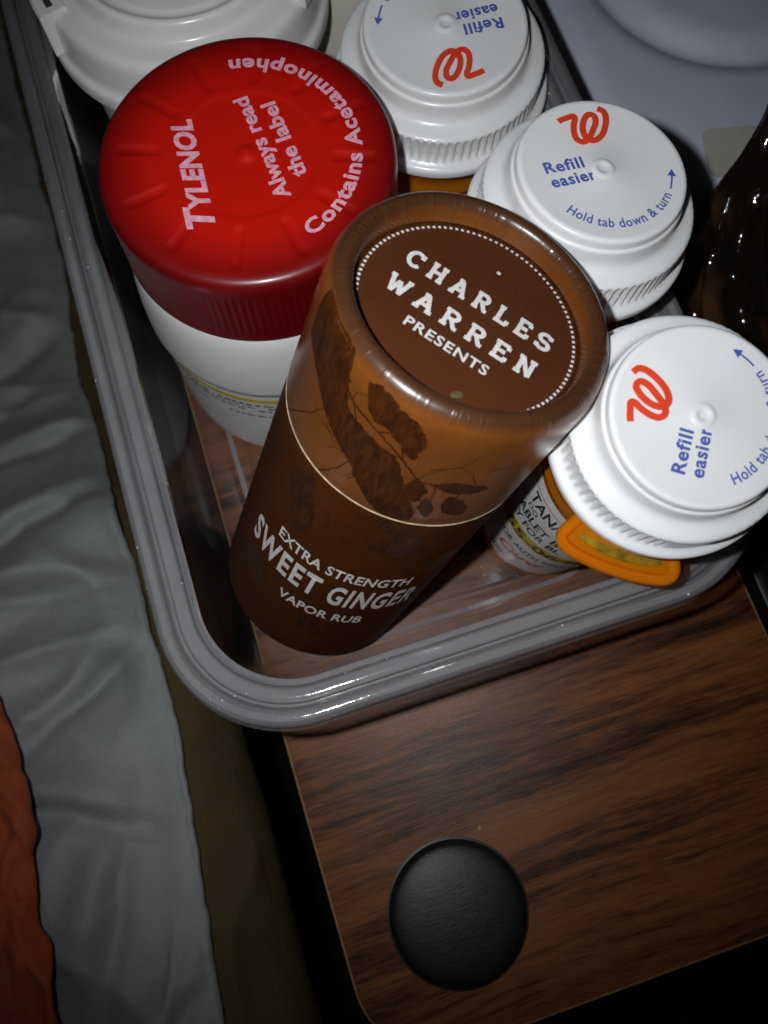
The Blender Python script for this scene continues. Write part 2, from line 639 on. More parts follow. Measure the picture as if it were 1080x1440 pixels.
def rbox(x0, x1, y0, y1, z0, z1, r, bev=1.5):
    L = lambda o, z: [(x, y, z) for x, y in rrect(x0 + o, x1 - o, y0 + o, y1 - o, max(0.3, r - o), 10)]
    return loft([L(0.4 * bev, z0), L(0, z0 + 0.5 * bev), L(0, z1 - bev), L(0.3 * bev, z1 - 0.3 * bev), L(bev, z1)], True, True)


# ------------------------------------------------------------------ setting
fl = mesh_obj('floor', [(-900, -700, -560), (1100, -700, -560), (1100, 1100, -560), (-900, 1100, -560)], [(0, 1, 2, 3)], MAT['floor'], None, False)
fl['kind'] = 'structure'

# wooden side table
tb = thing('side_table', 'small walnut side table with rounded corner and pale edge under the clear tray', 'table', (73, 175, -560))
TO = Vector((73, 175, -560))


def loc(vs, o):
    return [(v[0] - o[0], v[1] - o[1], v[2] - o[2]) for v in vs]


def tl_(z, o):
    return [(x, y, z) for x, y in rrect(0 + o, 146 - o, 0 + o, 372 - o, 22 - o, 16)]


v, f = loft([tl_(-16, 0.6), tl_(-15.4, 0.15), tl_(-0.75, 0.15), tl_(-0.25, 0.35), tl_(0, 0.9)], True, True)
mesh_obj('tabletop', loc(v, TO), f, MAT['wood'], tb, True, 30)
v, f = loft([tl_(-15.2, 0.1), tl_(-15.2, -0.35), tl_(-1.0, -0.35), tl_(-0.45, -0.15), tl_(-0.18, 0.36), tl_(-0.3, 0.5)], False, False)
mesh_obj('edge_band', loc(v, TO), f, MAT['edge_band'], tb, True, 30)
v, f = rbox(60, 86, 330, 356, -556, -16.2, 4)
mesh_obj('post', loc(v, TO), f, MAT['dark'], tb, True, 30)
v, f = rbox(10, 136, 60, 366, -560, -555, 10)
mesh_obj('foot', loc(v, TO), f, MAT['dark'], tb, True, 30)

# black nightstand beside it
ns = thing('nightstand', 'glossy black nightstand standing close beside the walnut table', 'nightstand', (270, 250, -560))
NO = (270, 250, -560)
v, f = rbox(151, 420, -60, 460, -24, -4, 6, 5)
mesh_obj('top', loc(v, NO), f, MAT['black_gloss'], ns, True, 30)
v, f = rbox(160, 412, -50, 452, -560, -24, 4, 2)
mesh_obj('cabinet', loc(v, NO), f, MAT['black_gloss'], ns, True, 30)

# bed with covers ---------------------------------------------------------
bed = thing('bed', 'dark mattress under the grey and olive covers beside the table', 'bed', (-230, 180, -560))
v, f = rbox(-440, -90, -330, 680, -330, -160, 40, 18)
mesh_obj('mattress', loc(v, (-230, 180, -560)), f, MAT['mattress'], bed, True, 40)
v, f = rbox(-430, -98, -320, 670, -560, -331, 10, 4)
mesh_obj('bed_base', loc(v, (-230, 180, -560)), f, MAT['dark'], bed, True, 40)


def interp(tab, y):
    if y <= tab[0][0]:
        return tab[0][1]
    for (a, b), (c, d) in zip(tab, tab[1:]):
        if y <= c:
            t = (y - a) / (c - a)
            t = t * t * (3 - 2 * t)
            return b + (d - b) * t
    return tab[-1][1]


def nz(x, y, s, k=0.0):
    return noise.noise(Vector((x / s, y / s, k)))


def crease(d, w):
    return math.exp(-(d / w) ** 2)


EDGE_G = [(-200, -48), (-60, -47), (19, -44), (46, -41.5), (80, -38.5), (112, -36.5), (150, -37), (189, -38), (247, -38.5), (279, -40.5), (311, -38.5), (352, -36), (460, -37)]


def sink(y):
    return 42 + 42 * math.tanh((y - 235) / 70.0)


def away(x, y):
    # keeps the hem on the same straight run while the bed sinks
    k = 1 + sink(y) / 283.0
    return 27.2 + (x - 27.2) * k


def cloth(name, xs, y0, y1, ny, zfun, xfun, mat, thick, label, group=None):
    vs, fs = [], []
    nx = len(xs)
    for j in range(ny + 1):
        y = y0 + (y1 - y0) * j / ny
        for i, u in enumerate(xs):
            x = xfun(u, y)
            vs.append((away(x, y), y, zfun(x, y, u) - sink(y)))
    for j in range(ny):
        for i in range(nx - 1):
            a = j * nx + i
            fs.append((a, a + 1, a + nx + 1, a + nx))
    o = mesh_obj(name, vs, fs, mat)
    md = o.modifiers.new('thickness', 'SOLIDIFY')
    md.thickness = thick * U
    md.offset = -1
    tag(o, label, 'bedding', group)
    return o


def frange(a, b, n):
    return [a + (b - a) * i / n for i in range(n + 1)]


# grey cover: u = distance from its hem, wrinkles run mostly across the bed
def grey_z(x, y, u):
    k = min(1, u / 14)
    z = -31.0 + 3.0 * nz(0, y, 70, 4)
    z += k * (13.0 * nz(x * 0.55 + 0.25 * y, y * 0.8 - 0.15 * x, 62, 1.3) + 5.0 * nz(x * 0.5 - y * 0.35, y * 0.9, 33, 5.1))
    r2 = 1 - abs(nz(x * 0.5 - y * 0.22, y + x * 0.55, 58, 3.9)) * 2.2
    z += k * 5.0 * max(0, r2) ** 3
    r3 = 1 - abs(nz(x * 0.8 + y * 0.5, y * 0.7 - x * 0.6, 44, 12.9)) * 2.4
    z += k * 2.6 * max(0, r3) ** 3
    z += 7.0 * crease(y - 214 - 0.55 * x, 17) - 5.0 * crease(y - 186 - 0.30 * x, 11)
    z += 4.0 * crease(y - 150 + 0.35 * x, 8) * k - 3.5 * crease(y - 118 + 0.25 * x, 14) * k
    z += 1.6 * crease((x + 55) - 0.30 * (y - 36), 1.1) * crease(y - 34, 14)
    for (px, py, ax_, ay_, dep, wd, ln) in ((-70, 196, 1, 0.30, 11, 5, 60), (-95, 170, 1, -0.15, 9, 4, 45), (-62, 128, 1, 0.55, 8, 4, 26), (-78, 92, 1, -0.5, 7, 5, 30), (-110, 232, 1, 0.9, 12, 6, 50),
                                            (-60, 240, 1, 0.1, 9, 5, 24), (-66, 60, 0.4, 1, 6, 5, 24), (-85, 285, 1, 0.6, 10, 6, 50), (-58, 20, 1, 0.8, 6, 4, 30), (-130, 140, 1, 0.35, 10, 7, 40)):
        n_ = math.hypot(ax_, ay_)
        al = ((x - px) * ax_ + (y - py) * ay_) / n_
        ac = ((y - py) * ax_ - (x - px) * ay_) / n_ + 2.5 * nz(x, y, 18, 4)
        g = crease(al, ln) * k
        z += 0.8 * g * dep * (0.75 * crease(ac - wd * 1.5, wd * 1.3) - 0.8 * crease(ac, wd * 0.8))
    z -= 5.0 * math.exp(-u / 5.0)                    # falls onto the olive layer at the hem
    z += 1.0 * crease(u - 1.0, 0.9) * (0.75 + 0.25 * math.cos(y * 2.6))      # stitched hem bead
    return z


us = [0, .5, 1, 1.6, 2.3, 3, 4, 5] + frange(6.5, 90, 62) + frange(93, 340, 50)
us = us[::-1]
cloth('grey_cover', us, -180, 620, 420, grey_z,
      lambda u, y: interp(EDGE_G, y) - u + (1.0 * nz(0, y, 17, 2.2) + 0.5 * nz(0, y, 5, 6.2)) * math.exp(-u / 12), MAT['grey_cloth'], 1.4,
      'rumpled grey satin bed cover with a stitched hem over the olive layer')


def olive_x(u, y):
    w = 1.6 * nz(min(u, 40), y, 40, 8)
    if u <= 20:
        return -66 + u + w
    t = u - 20                                   # rolls over the edge of the mattress and tucks back under
    if t < 40:
        return -46 + 25 * math.sin(t / 40 * 1.7) + w
    return -46 + 25 * math.sin(1.7) - (t - 40) * 0.30 + w


def olive_z(x, y, u):
    z = -40.5
    t = u - 20
    if t > 0:
        z -= 30 * (1 - math.cos(min(t, 40) / 40 * 1.7))
        z -= max(0, t - 40) * 1.0
    k = 1 if t < 25 else 0.4
    z -= 0.9 * max(0, -45 - x)
    z += k * (2.0 * nz(x, y * 0.6, 15, 2) + 1.8 * nz(x + 0.5 * y, y - x, 30, 6))
    r = 1 - abs(nz(x - 0.35 * y, y * 0.5 + x, 24, 4.4)) * 2
    z += k * 2.4 * max(0, r) ** 4
    z += 1.5 * crease((x + 30) - 0.7 * (y - 52), 2.5) * crease(y - 50, 22)
    return z


cloth('olive_cover', frange(0, 110, 110), -180, 620, 340, olive_z, olive_x, MAT['olive_cloth'], 1.2,
      'olive brown bed cover hanging down into the dark gap beside the table')

EDGE_R = [(-200, -96), (0, -93), (33, -89.5), (55, -88), (62, -90.5), (78, -88), (92, -84.5), (104, -85), (120, -88), (134, -91), (150, -97), (200, -108), (300, -118)]


EDGE_R = [(77.7 + (a - 77.7) * 0.94, 27.2 + (b - 27.2) * 0.94) for a, b in EDGE_R]


def red_z(x, y, u):
    z = -13.0 - 3.5 * math.exp(-u / 2.0)
    z += 4.0 * nz(x, y, 30, 11)
    for sc, am, sd in ((19, 4.2, 7.7), (11, 2.0, 2.1), (26, 4.0, 15.3)):
        r = 1 - abs(nz(x * 1.5 + y * 0.35, y * 0.42 - x * 0.2, sc, sd)) * 2.3
        z += am * max(0, r) ** 3
    z += 3.0 * crease((x + 88) - 0.5 * (y - 80), 2.0) * crease(y - 76, 16)
    z -= 2.5 * crease((x + 92) + 0.25 * (y - 50), 3.0) * crease(y - 45, 26)
    return z


us = [0, .6, 1.2, 2, 3] + frange(4, 60, 60) + frange(64, 280, 40)
us = us[::-1]
cloth('rust_blanket', us, -180, 330, 280, red_z,
      lambda u, y: interp(EDGE_R, y) - u + 0.7 * nz(3, y, 7, 1) * math.exp(-u / 10), MAT['rust_cloth'], 2.2,
      'creased rust orange blanket lying on the grey satin cover')

# ------------------------------------------------------------------ black domed disc and crumb on the table
kn = thing('domed_disc', 'round black domed rubber disc near the rounded corner of the walnut table', 'disc', (32.6, 31.6, 0))
prof = [(18.9, 0.05), (18.9, 1.0), (18.6, 1.6), (17.9, 2.0)]
prof += [(17.9 * math.cos(a), 2.0 + 2.0 * math.sin(a)) for a in [PI / 2 * k / 16 for k in range(1, 17)]]
v, f = rev([(max(r, 0.01), z) for r, z in prof], 96, None, True, True)
mesh_obj('dome', v, f, MAT['rubber'], kn, True, 60)
v, f = rev([(19.5, 0.03), (19.5, 0.35), (18.9, 0.5), (18.0, 0.5)], 96, None, True, True)
mesh_obj('base_rim', v, f, MAT['dark'], kn, True, 40)


def lump(name, loc3, s, mat, label, cat):
    bm = bmesh.new()
    bmesh.ops.create_icosphere(bm, subdivisions=2, radius=1)
    for q in bm.verts:
        q.co *= 1 + 0.35 * noise.noise(q.co * 1.7)
    vs = [(q.co.x * s[0], q.co.y * s[1], q.co.z * s[2]) for q in bm.verts]
    fs = [tuple(q.index for q in F.verts) for F in bm.faces]
    bm.free()
    o = mesh_obj(name, vs, fs, mat)
    o.location = Vector(loc3) * U
    tag(o, label, cat)


lump('crumb', (45.6, 50.2, 0.4), (0.45, 0.75, 0.45), MAT['crumb'], 'tiny tan crumb lying beside the black domed disc', 'crumb')

# ------------------------------------------------------------------ clear plastic tray
tr = thing('storage_tray', 'clear plastic storage tray with milky rolled rim holding the bottles', 'tray', (57, 210, 0.6))
TRO = (57, 210, 0.6)
X0, X1, Y0, Y1, RC = -13.0, 127.0, 87.5, 345.0, 29.0


def TL(o, z):
    return [(x, y, z) for x, y in rrect(X0 + o, X1 - o, Y0 + o, Y1 - o, max(3, RC - o * 0.8), 18)]


rim = [(0.25, 64.4), (-0.15, 64.6), (-0.15, 65.4), (0.25, 65.8), (0.35, 69.6), (0.5, 70.6), (0.85, 71.25), (1.4, 71.55), (2.2, 71.68), (3.0, 71.62), (3.7, 71.4), (4.05, 70.8), (4.2, 69.6), (4.6, 69.3),
       (5.0, 69.5), (5.15, 70.3), (5.45, 70.75), (6.0, 70.9), (6.8, 70.92), (7.6, 70.8), (8.3, 70.4), (8.7, 69.5), (9.3, 66.5),
       (10.4, 66.5), (10.2, 68.6), (8.4, 69.6), (6.0, 69.9), (5.9, 68.4), (4.0, 68.2), (3.0, 70.3), (1.6, 70.4), (1.2, 69.2), (0.95, 64.4)]
v, f = loft([TL(o, z) for o, z in rim], ring=True)
mesh_obj('rim', loc(v, TRO), f, MAT['tray_rim'], tr, True, 50)
wall = [(9.5, 66.4), (13.2, 9.5), (13.9, 6.5), (15.4, 4.2), (17.5, 3.0), (20.0, 2.5)]
wallo = [(20.0, 1.2), (16.6, 1.5), (14.2, 3.0), (12.7, 5.6), (12.0, 9.5), (10.3, 66.4)]
v, f = loft([TL(o, z) for o, z in wall + wallo], ring=True)
mesh_obj('wall', loc(v, TRO), f, MAT['tray_wall'], tr, True, 60)
v, f = loft([TL(o, z) for o, z in [(20.05, 1.2), (20.05, 2.5), (24.6, 2.5)]] + [TL(25.2, 2.0), TL(26.4, 2.0), TL(27.0, 2.5)] + [TL(27.0, 1.2)], False, False)
v2, f2 = loft([TL(27.05, 1.2), TL(27.05, 2.48)], True, True)
mesh_obj('floor_channel', loc(v, TRO), f, MAT['tray_floor'], tr, True, 40)
mesh_obj('floor_panel', loc(v2, TRO), f2, MAT['tray_floor'], tr, False)
v, f = loft([TL(21.5, 0.62), TL(21.5, 1.18), TL(23.0, 1.18), TL(23.0, 0.62)], ring=True)
mesh_obj('foot_ridge', loc(v, TRO), f, MAT['tray_rim'], tr, False)

# ------------------------------------------------------------------ leaning brown paper tube
TB = (24.43, 133.18, 11.72 + 0.1)
TAX = (0.3374, 0.0867, 0.9374)
tu = thing('paper_tube', 'brown paper tube with printed round lid leaning across the tray', 'tube', TB, TAX)
RT, HS, HT, HD = 26.48, 85.4, 120.4, 115.5
v, f = rev(dense([(24.6, 1.6), (24.7, 0.6), (25.2, 0.12), (25.9, 0.1), (26.35, 0.5), (RT, 1.4), (RT, HS - 0.35), (RT - 0.3, HS - 0.1), (RT - 1.2, HS - 0.05)], 9), 160, None, True, True)
mesh_obj('body', v, f, MAT['tube'], tu, True, 50)
v, f = rev([(RT - 0.6, HS - 0.2), (RT + 0.06, HS - 0.22), (RT + 0.10, HS + 0.05), (RT + 0.06, HS + 0.3), (RT - 0.6, HS + 0.3)], 200,
           lambda t, r, z, i: (r + 0.03 * noise.noise(Vector((t * 14, i, 2))), z + 0.10 * noise.noise(Vector((t * 9, i * .2, 5))) + 0.05 * noise.noise(Vector((t * 40, 0, 1)))))
mesh_obj('seam_edge', v, f, MAT['paper_edge'], tu)
lp = [(RT - 1.0, HS + 0.12), (RT - 0.1, HS + 0.15), (RT + 0.02, HS + 0.5), (RT + 0.02, 100), (RT + 0.02, 113.5), (26.45, 115.3), (26.25, 117.0), (25.8, 118.5), (25.1, 119.6), (24.2, 120.25), (23.4, 120.4),
      (22.7, 120.2), (22.1, 119.6), (21.75, 118.7), (21.6, 117.5), (21.5, HD + 0.1), (21.4, HD - 0.4)]
v, f = rev(dense(lp, 3), 220, lambda t, r, z, i: (r + (0.06 * noise.noise(Vector((math.cos(t) * 9, math.sin(t) * 9, z * .3))) if z > 117 and r < 24.8 else 0), z))
lid = mesh_obj('lid', v, f, MAT['lid'], tu, True, 60)
v, f = rev([(21.45, HD - 0.6), (21.45, HD), (14, HD), (7, HD), (0.01, HD)], 120, None, False, True)
mesh_obj('lid_disc', v, f, MAT['disc'], lid, True, 40)
v, f = rev([(21.46, HD + 0.02), (21.5, HD + 0.35), (21.15, HD + 0.12), (20.95, HD + 0.02)], 120, None, False, False)
mesh_obj('glue_line', v, f, MAT['art'], lid)

# slab-serif capitals drawn as strokes on a 0..w x 0..1 box
def slab(ch):
    def sf(x, y, w=0.16):
        return [(x - w, y), (x + w, y)]
    arc = lambda cx, cy, rx, ry, a0, a1, n=14: [(cx + rx * math.cos(math.radians(a0 + (a1 - a0) * k / n)), cy + ry * math.sin(math.radians(a0 + (a1 - a0) * k / n))) for k in range(n + 1)]
    t, b = 0.93, 0.07
    if ch == 'C':
        return [arc(0.44, 0.5, 0.36, 0.43, 48, 318), [(0.71, 0.66), (0.71, 0.96)]], 0.84
    if ch == 'H':
        return [[(0.2, b), (0.2, t)], [(0.72, b), (0.72, t)], [(0.2, 0.5), (0.72, 0.5)], sf(0.2, b), sf(0.2, t), sf(0.72, b), sf(0.72, t)], 0.92
    if ch == 'A':
        return [[(0.16, b), (0.44, t)], [(0.78, b), (0.46, t)], [(0.28, 0.34), (0.66, 0.34)], sf(0.17, b, .15), sf(0.77, b, .15), [(0.26, t), (0.5, t)]], 0.94
    if ch == 'R':
        return [[(0.2, b), (0.2, t)], [(0.04, t), (0.46, t)] + arc(0.46, 0.71, 0.24, 0.22, 90, -90, 10) + [(0.2, 0.49)], [(0.44, 0.49), (0.72, b)], sf(0.2, b), [(0.66, b), (0.86, b)]], 0.88
    if ch == 'L':
        return [[(0.22, b), (0.22, t)], sf(0.22, t), [(0.06, b), (0.74, b)], [(0.72, b), (0.72, 0.32)]], 0.80
    if ch == 'E':
        return [[(0.2, b), (0.2, t)], [(0.05, t), (0.72, t)], [(0.05, b), (0.74, b)], [(0.2, 0.51), (0.52, 0.51)], [(0.52, 0.40), (0.52, 0.62)], [(0.70, t), (0.70, 0.72)], [(0.72, b), (0.72, 0.30)]], 0.82
    if ch == 'S':
        return [arc(0.42, 0.71, 0.29, 0.22, 35, 270, 12) + arc(0.42, 0.285, 0.31, 0.215, 90, -150, 12), [(0.68, 0.72), (0.68, 0.95)], [(0.12, 0.05), (0.12, 0.30)]], 0.82
    if ch == 'W':
        return [[(0.12, t), (0.33, 0.02)], [(0.31, 0.02), (0.52, 0.76)], [(0.52, 0.76), (0.73, 0.02)], [(0.71, 0.02), (0.92, t)], sf(0.12, t, .13), sf(0.92, t, .13)], 1.04
    if ch == 'N':
        return [[(0.2, b), (0.2, t)], [(0.2, 0.98), (0.72, 0.02)], [(0.72, 0.04), (0.72, t)], sf(0.2, b), [(0.04, t), (0.22, t)], sf(0.72, t)], 0.90


def slab_text(word, x0, x1, y0, h, sw):
    glyphs = [slab(c) for c in word]
    gap = 0.36
    tot = sum(w for _, w in glyphs) + gap * (len(word) - 1)
    k = (x1 - x0) / tot
    out, x, c = [], x0, 0
    for strokes, w in glyphs:
        for s in strokes:
            pts = []
            for a, b in zip(s, s[1:]):
                pts.append(a)
            pts.append(s[-1])
            vs, fs = [], []
            P = [(x + p[0] * k, y0 + p[1] * h) for p in pts]
            # mitred stroke
            n = len(P)
            for i, p in enumerate(P):
                d0 = Vector((P[i][0] - P[i - 1][0], P[i][1] - P[i - 1][1])).normalized() if i else None
                d1 = Vector((P[i + 1][0] - P[i][0], P[i + 1][1] - P[i][1])).normalized() if i < n - 1 else None
                if d0 is None:
                    d0 = d1
                if d1 is None:
                    d1 = d0
                m = (Vector((-d0.y, d0.x)) + Vector((-d1.y, d1.x)))
                m.normalize()
                l = sw / 2 / max(0.45, m.dot(Vector((-d0.y, d0.x))))
                vs.append((p[0] + m.x * l, p[1] + m.y * l, c))
                vs.append((p[0] - m.x * l, p[1] - m.y * l, c))
                if i:
                    fs.append((2 * i - 2, 2 * i - 1, 2 * i + 1, 2 * i))
            out.append((vs, fs))
            c = (c + 1) % 9
        x += (w + gap) * k
    return out


A48 = math.radians(-48)
DISC = lambda x, y, c=0: (x * math.cos(A48) - y * math.sin(A48), x * math.sin(A48) + y * math.cos(A48), HD + 0.07 + 0.006 * c)
print_on('name_lettering', slab_text('CHARLES', -14.9, 15.2, 2.7, 4.2, 0.86) + slab_text('WARREN', -15.2, 14.9, -4.9, 4.2, 0.86), DISC, MAT['white_ink'], lid)
print_on('presents_lettering', [place(text2d('PRESENTS', 16.6, 2.35, 0.02, 0, 1.12), -8.6, -9.7)], DISC, MAT['white_ink'], lid)
dots = []
for k in range(112):
    a = 2 * PI * k / 112
    if 195 < (math.degrees(a) % 360) < 205:
        pass
    dots.append(([((20.4 + dr) * math.cos(a + da), (20.4 + dr) * math.sin(a + da)) for dr, da in ((-0.27, -0.0135), (0.27, -0.0135), (0.27, 0.0135), (-0.27, 0.0135))], [(0, 1, 2, 3)]))
print_on('dotted_border', dots, DISC, MAT['white_ink'], lid)
print_on('dot_mark', [([(0.2 + 0.42 * math.cos(2 * PI * k / 14), 13.4 + 0.42 * math.sin(2 * PI * k / 14)) for k in range(14)], [tuple(range(14))])], DISC, MAT['white_ink'], lid)
vs, fs = rev([(1.0, HD - .1), (0.9, HD + 0.2), (0.35, HD + 0.45), (0.01, HD + 0.4)], 10, lambda t, r, z, i: (r * (1 + .3 * noise.noise(Vector((t, i, 1)))), z))
mesh_obj('chipped_spot', [(a * 1.4 - 8.4, b * .8 - 15.2, c) for a, b, c in vs], fs, MAT['olive_cloth'], lid)


def CYL(th, z, lift=0.07):
    return ((RT + lift) * math.cos(th), (RT + lift) * math.sin(th), z)


def cyl_text(body, d0, d1, z0, h, bold, shear=0, space=1.0, lift=0.12):
    w = math.radians(d1 - d0) * RT
    p, f = text2d(body, w, h, bold, shear, space)
    return p, f, math.radians(d0), z0, lift


def wrap_text(name, args, mat, parent, R=RT):
    V, F = [], []
    for p, f, a0, z0, lift in args:
        b = len(V)
        V += [((R + lift) * math.cos(a0 + x / R), (R + lift) * math.sin(a0 + x / R), z0 + y) for x, y in p]
        F += [tuple(b + i for i in q) for q in f]
    return mesh_obj(name, V, F, mat, parent, False)


bodyobj = [c for c in tu.children if c.name.startswith('body')][0]
wrap_text('strength_lettering', [cyl_text('EXTRA STRENGTH', -161.6, -89, 52.9, 4.6, 0.022, 0, 1.05)], MAT['white_ink'], bodyobj)
wrap_text('product_lettering', [cyl_text('SWEET', -178.5, -130.5, 39.3, 10.6, 0.030, 0, 1.16), cyl_text('GINGER', -125.0, -78, 38.9, 10.6, 0.030, 0, 1.16)], MAT['white_ink'], bodyobj)
wrap_text('rub_lettering', [cyl_text('VAPOR RUB', -148, -100, 28.8, 4.6, 0.022, 0, 1.05)], MAT['white_ink'], bodyobj)


# dark botanical print: ginger root, twigs and leaves wrapped round the tube
def blob(pts, jag=0.6, seed=0):
    """outline in (deg, z): smooth, roughen, fan from its centre"""
    q = catmull([tuple(p) for p in pts] + [tuple(pts[0])], 6)[:-1]
    q = [(a + jag * 1.8 * noise.noise(Vector((a * .5, z * .9, seed))), z + jag * noise.noise(Vector((a * .5, z * .9, seed + 7)))) for a, z in q]
    return q


LIP = [(0, RT), (113.5, RT + 0.02), (115.3, 26.45), (117.0, 26.25), (118.5, 25.8), (119.6, 25.1)]


def LR(z):
    for (a, b), (c, d) in zip(LIP, LIP[1:]):
        if z <= c:
            return b + (d - b) * max(0, z - a) / (c - a)
    return LIP[-1][1]


def art(blobs, strokes, parent, z0, z1):
    lift = 0.03
    wrapv = lambda vv: [((LR(b) + 0.02 + c) * math.cos(math.radians(a)), (LR(b) + 0.02 + c) * math.sin(math.radians(a)), b) for a, b, c in vv]
    for k, (nm, pts) in enumerate(blobs):
        q = blob(pts, 0.7, k)
        lift += 0.004
        bm = bmesh.new()
        bm.faces.new([bm.verts.new((a, min(max(z, z0), z1), lift)) for a, z in q])
        bmesh.ops.triangulate(bm, faces=bm.faces)
        for _ in range(5):
            lg = [e for e in bm.edges if abs(e.verts[0].co.x - e.verts[1].co.x) > 3 or (max(q.co.y for q in e.verts) > 114 and abs(e.verts[0].co.y - e.verts[1].co.y) > 1)]
            if lg:
                bmesh.ops.subdivide_edges(bm, edges=lg, cuts=1)
                bmesh.ops.triangulate(bm, faces=bm.faces)
        bm.verts.index_update()
        V = wrapv([tuple(v.co) for v in bm.verts])
        F = [tuple(v.index for v in f.verts) for f in bm.faces]
        bm.free()
        mesh_obj(nm, V, F, MAT['art'], parent, True)
    for s, w in strokes:
        p = catmull(s, 6)
        p = [(a + 1.0 * noise.noise(Vector((a * .4, z * .4, 3))), z + 0.5 * noise.noise(Vector((a * .4, z * .4, 9)))) for a, z in p]
        kx = math.radians(1) * RT
        vs, fs = ribbon([(a * kx, z) for a, z in p], w, w * 0.45)
        lift += 0.004
        mesh_obj('twig_print', wrapv([(x / kx, min(max(y, z0), z1), lift) for x, y, _ in vs]), fs, MAT['art'], parent, True)


root1 = [(168, 108), (168, 118.9), (-176, 119.1), (-164.2, 118.5), (-160.5, 112.6), (-156.1, 108.1), (-147.6, 106.8), (-137.4, 105.6), (-130.1, 103.9), (-123.4, 98.0), (-113.2, 89.1), (-116, 86.2), (-126.4, 86.3), (-138.9, 91.1), (-146.3, 95.6), (-156.4, 98.5), (-165.4, 101.2), (-175.9, 105.1)]
root1 = [(a - 360 if a > 0 else a, z) for a, z in root1]
root2 = [(-154.1, 117.2), (-147, 118.0), (-139.2, 116.9), (-130, 115.6), (-124.5, 111.5), (-127.1, 107.9), (-132, 108.5), (-138.7, 110.3), (-148.3, 111.2)]
leaves = [
    [(-124.3, 97.7), (-121.2, 101.0), (-115.4, 99.2), (-115.6, 94.6), (-120.7, 94.4)],
    [(-114.5, 92.5), (-113.0, 96.4), (-106.9, 91.9), (-108.4, 89.2)],
    [(-114.3, 101.2), (-105.8, 103.0), (-90.4, 100.7), (-97.4, 98.9), (-108.9, 99.6)],
    [(-105.7, 93.8), (-104.7, 97.9), (-95.0, 94.8), (-93.0, 90.5), (-100.3, 90.6)],
    [(-133.4, 108.4), (-131.0, 110.6), (-125.4, 108.2), (-127.0, 106.4)],
]
twigs = [([(-165.5, 112.6), (-155.1, 110.2), (-142.3, 108.6), (-130.1, 105.4), (-121.5, 101.9), (-113.6, 100.7), (-102.2, 99.8), (-90.4, 100.7)], 0.55),
         ([(-188.2, 85.9), (-174.5, 94.5), (-164.1, 103.1)], 0.28), ([(-157.1, 86.2), (-150.5, 90.8), (-144.9, 99.6)], 0.40),
         ([(-130, 105), (-131, 108), (-128, 110.5), (-124, 111.5)], 0.4), ([(-121, 102), (-120, 99), (-118, 96.5)], 0.35),
         ([(-113, 100.5), (-111, 97), (-110, 93)], 0.35), ([(-103, 99.8), (-101, 96.5), (-99, 93)], 0.3),
         ([(-142, 108.5), (-137, 111), (-131, 112.5), (-124, 112.2)], 0.45), ([(-155, 110), (-150, 106), (-141, 101)], 0.3),
         ([(-160, 114), (-163, 109), (-160, 104), (-152, 99)], 0.6)]
for k in range(16):
    a = random.uniform(-170, -92)
    z = random.uniform(88, 110)
    d = random.choice((-1, 1))
    twigs.append(([(a, z), (a + d * random.uniform(2, 6), z + random.uniform(0.5, 3)), (a + d * random.uniform(7, 12), z + random.uniform(-1, 5)), (a + d * random.uniform(12, 18), z + random.uniform(0, 7))], random.uniform(0.14, 0.3)))
art([('root_print', root1), ('root_print', root2)] + [('leaf_print', q) for q in leaves], twigs, lid, HS + 0.6, 119.2)
low = [
    [(-169.2, 76.0), (-162.5, 82.3), (-156, 82.5), (-151.7, 75.6), (-148.6, 65.5), (-155.6, 61.5), (-164.1, 68.6)],
    [(-126, 84.8), (-114, 84.9), (-107, 82), (-112, 78.5), (-121, 80)],
    [(-123.6, 69.6), (-116.7, 77.7), (-102.4, 79.7), (-98.3, 72.8), (-105, 69.5), (-111.6, 71.1)],
    [(-180, 30), (-172, 37), (-163, 36), (-157, 27.5), (-163, 22.9), (-172, 24)],
    [(-132, 24), (-120, 26), (-108, 21), (-118, 15), (-130, 17)],
    [(-95, 62), (-84, 69), (-72, 66), (-78, 58.5), (-88, 58.5)],
]
ltw = [([(-152.9, 74.7), (-143.5, 75.9), (-139.5, 66.4), (-131.1, 63.1)], 0.45), ([(-165, 82), (-163, 84.6)], 0.5), ([(-131, 63.1), (-124, 66), (-120, 71)], 0.35),
       ([(-150, 80), (-140, 83), (-130, 80.5), (-121, 80)], 0.4), ([(-186, 60), (-176, 66), (-168, 70)], 0.3), ([(-112, 71), (-104, 66), (-95, 62)], 0.4),
       ([(-160, 24), (-148, 20), (-132, 21)], 0.4), ([(-105, 80), (-96, 82), (-86, 79)], 0.35)]
for k in range(18):
    a = random.uniform(-172, -90)
    z = random.uniform(58, 80) if k < 14 else random.uniform(8, 22)
    d = random.choice((-1, 1))
    ltw.append(([(a, z), (a + d * random.uniform(2, 6), z + random.uniform(0.5, 3)), (a + d * random.uniform(7, 12), z + random.uniform(-2, 3)), (a + d * random.uniform(12, 20), z + random.uniform(-3, 4))], random.uniform(0.16, 0.36)))
art([('root_print', q) for q in low], ltw, bodyobj, 2, HS - 0.6)


# ------------------------------------------------------------------ prescription vials with white reversible caps
LOGO = [(-4.3, 12.2), (-3.4, 12.45), (-2.4, 12.6), (-1.0, 12.75), (-0.9, 12.0), (-1.6, 10.9), (-2.3, 9.1), (-2.4, 7.5), (-1.5, 6.6), (-0.1, 7.0), (1.5, 8.7), (2.8, 10.4), (3.05, 11.9), (2.0, 12.4), (0.6, 11.2), (-0.4, 9.2), (-0.4, 7.3), (0.8, 6.4), (2.6, 7.1), (4.1, 8.8), (5.2, 10.9), (5.3, 12.5), (4.4, 13.4)]


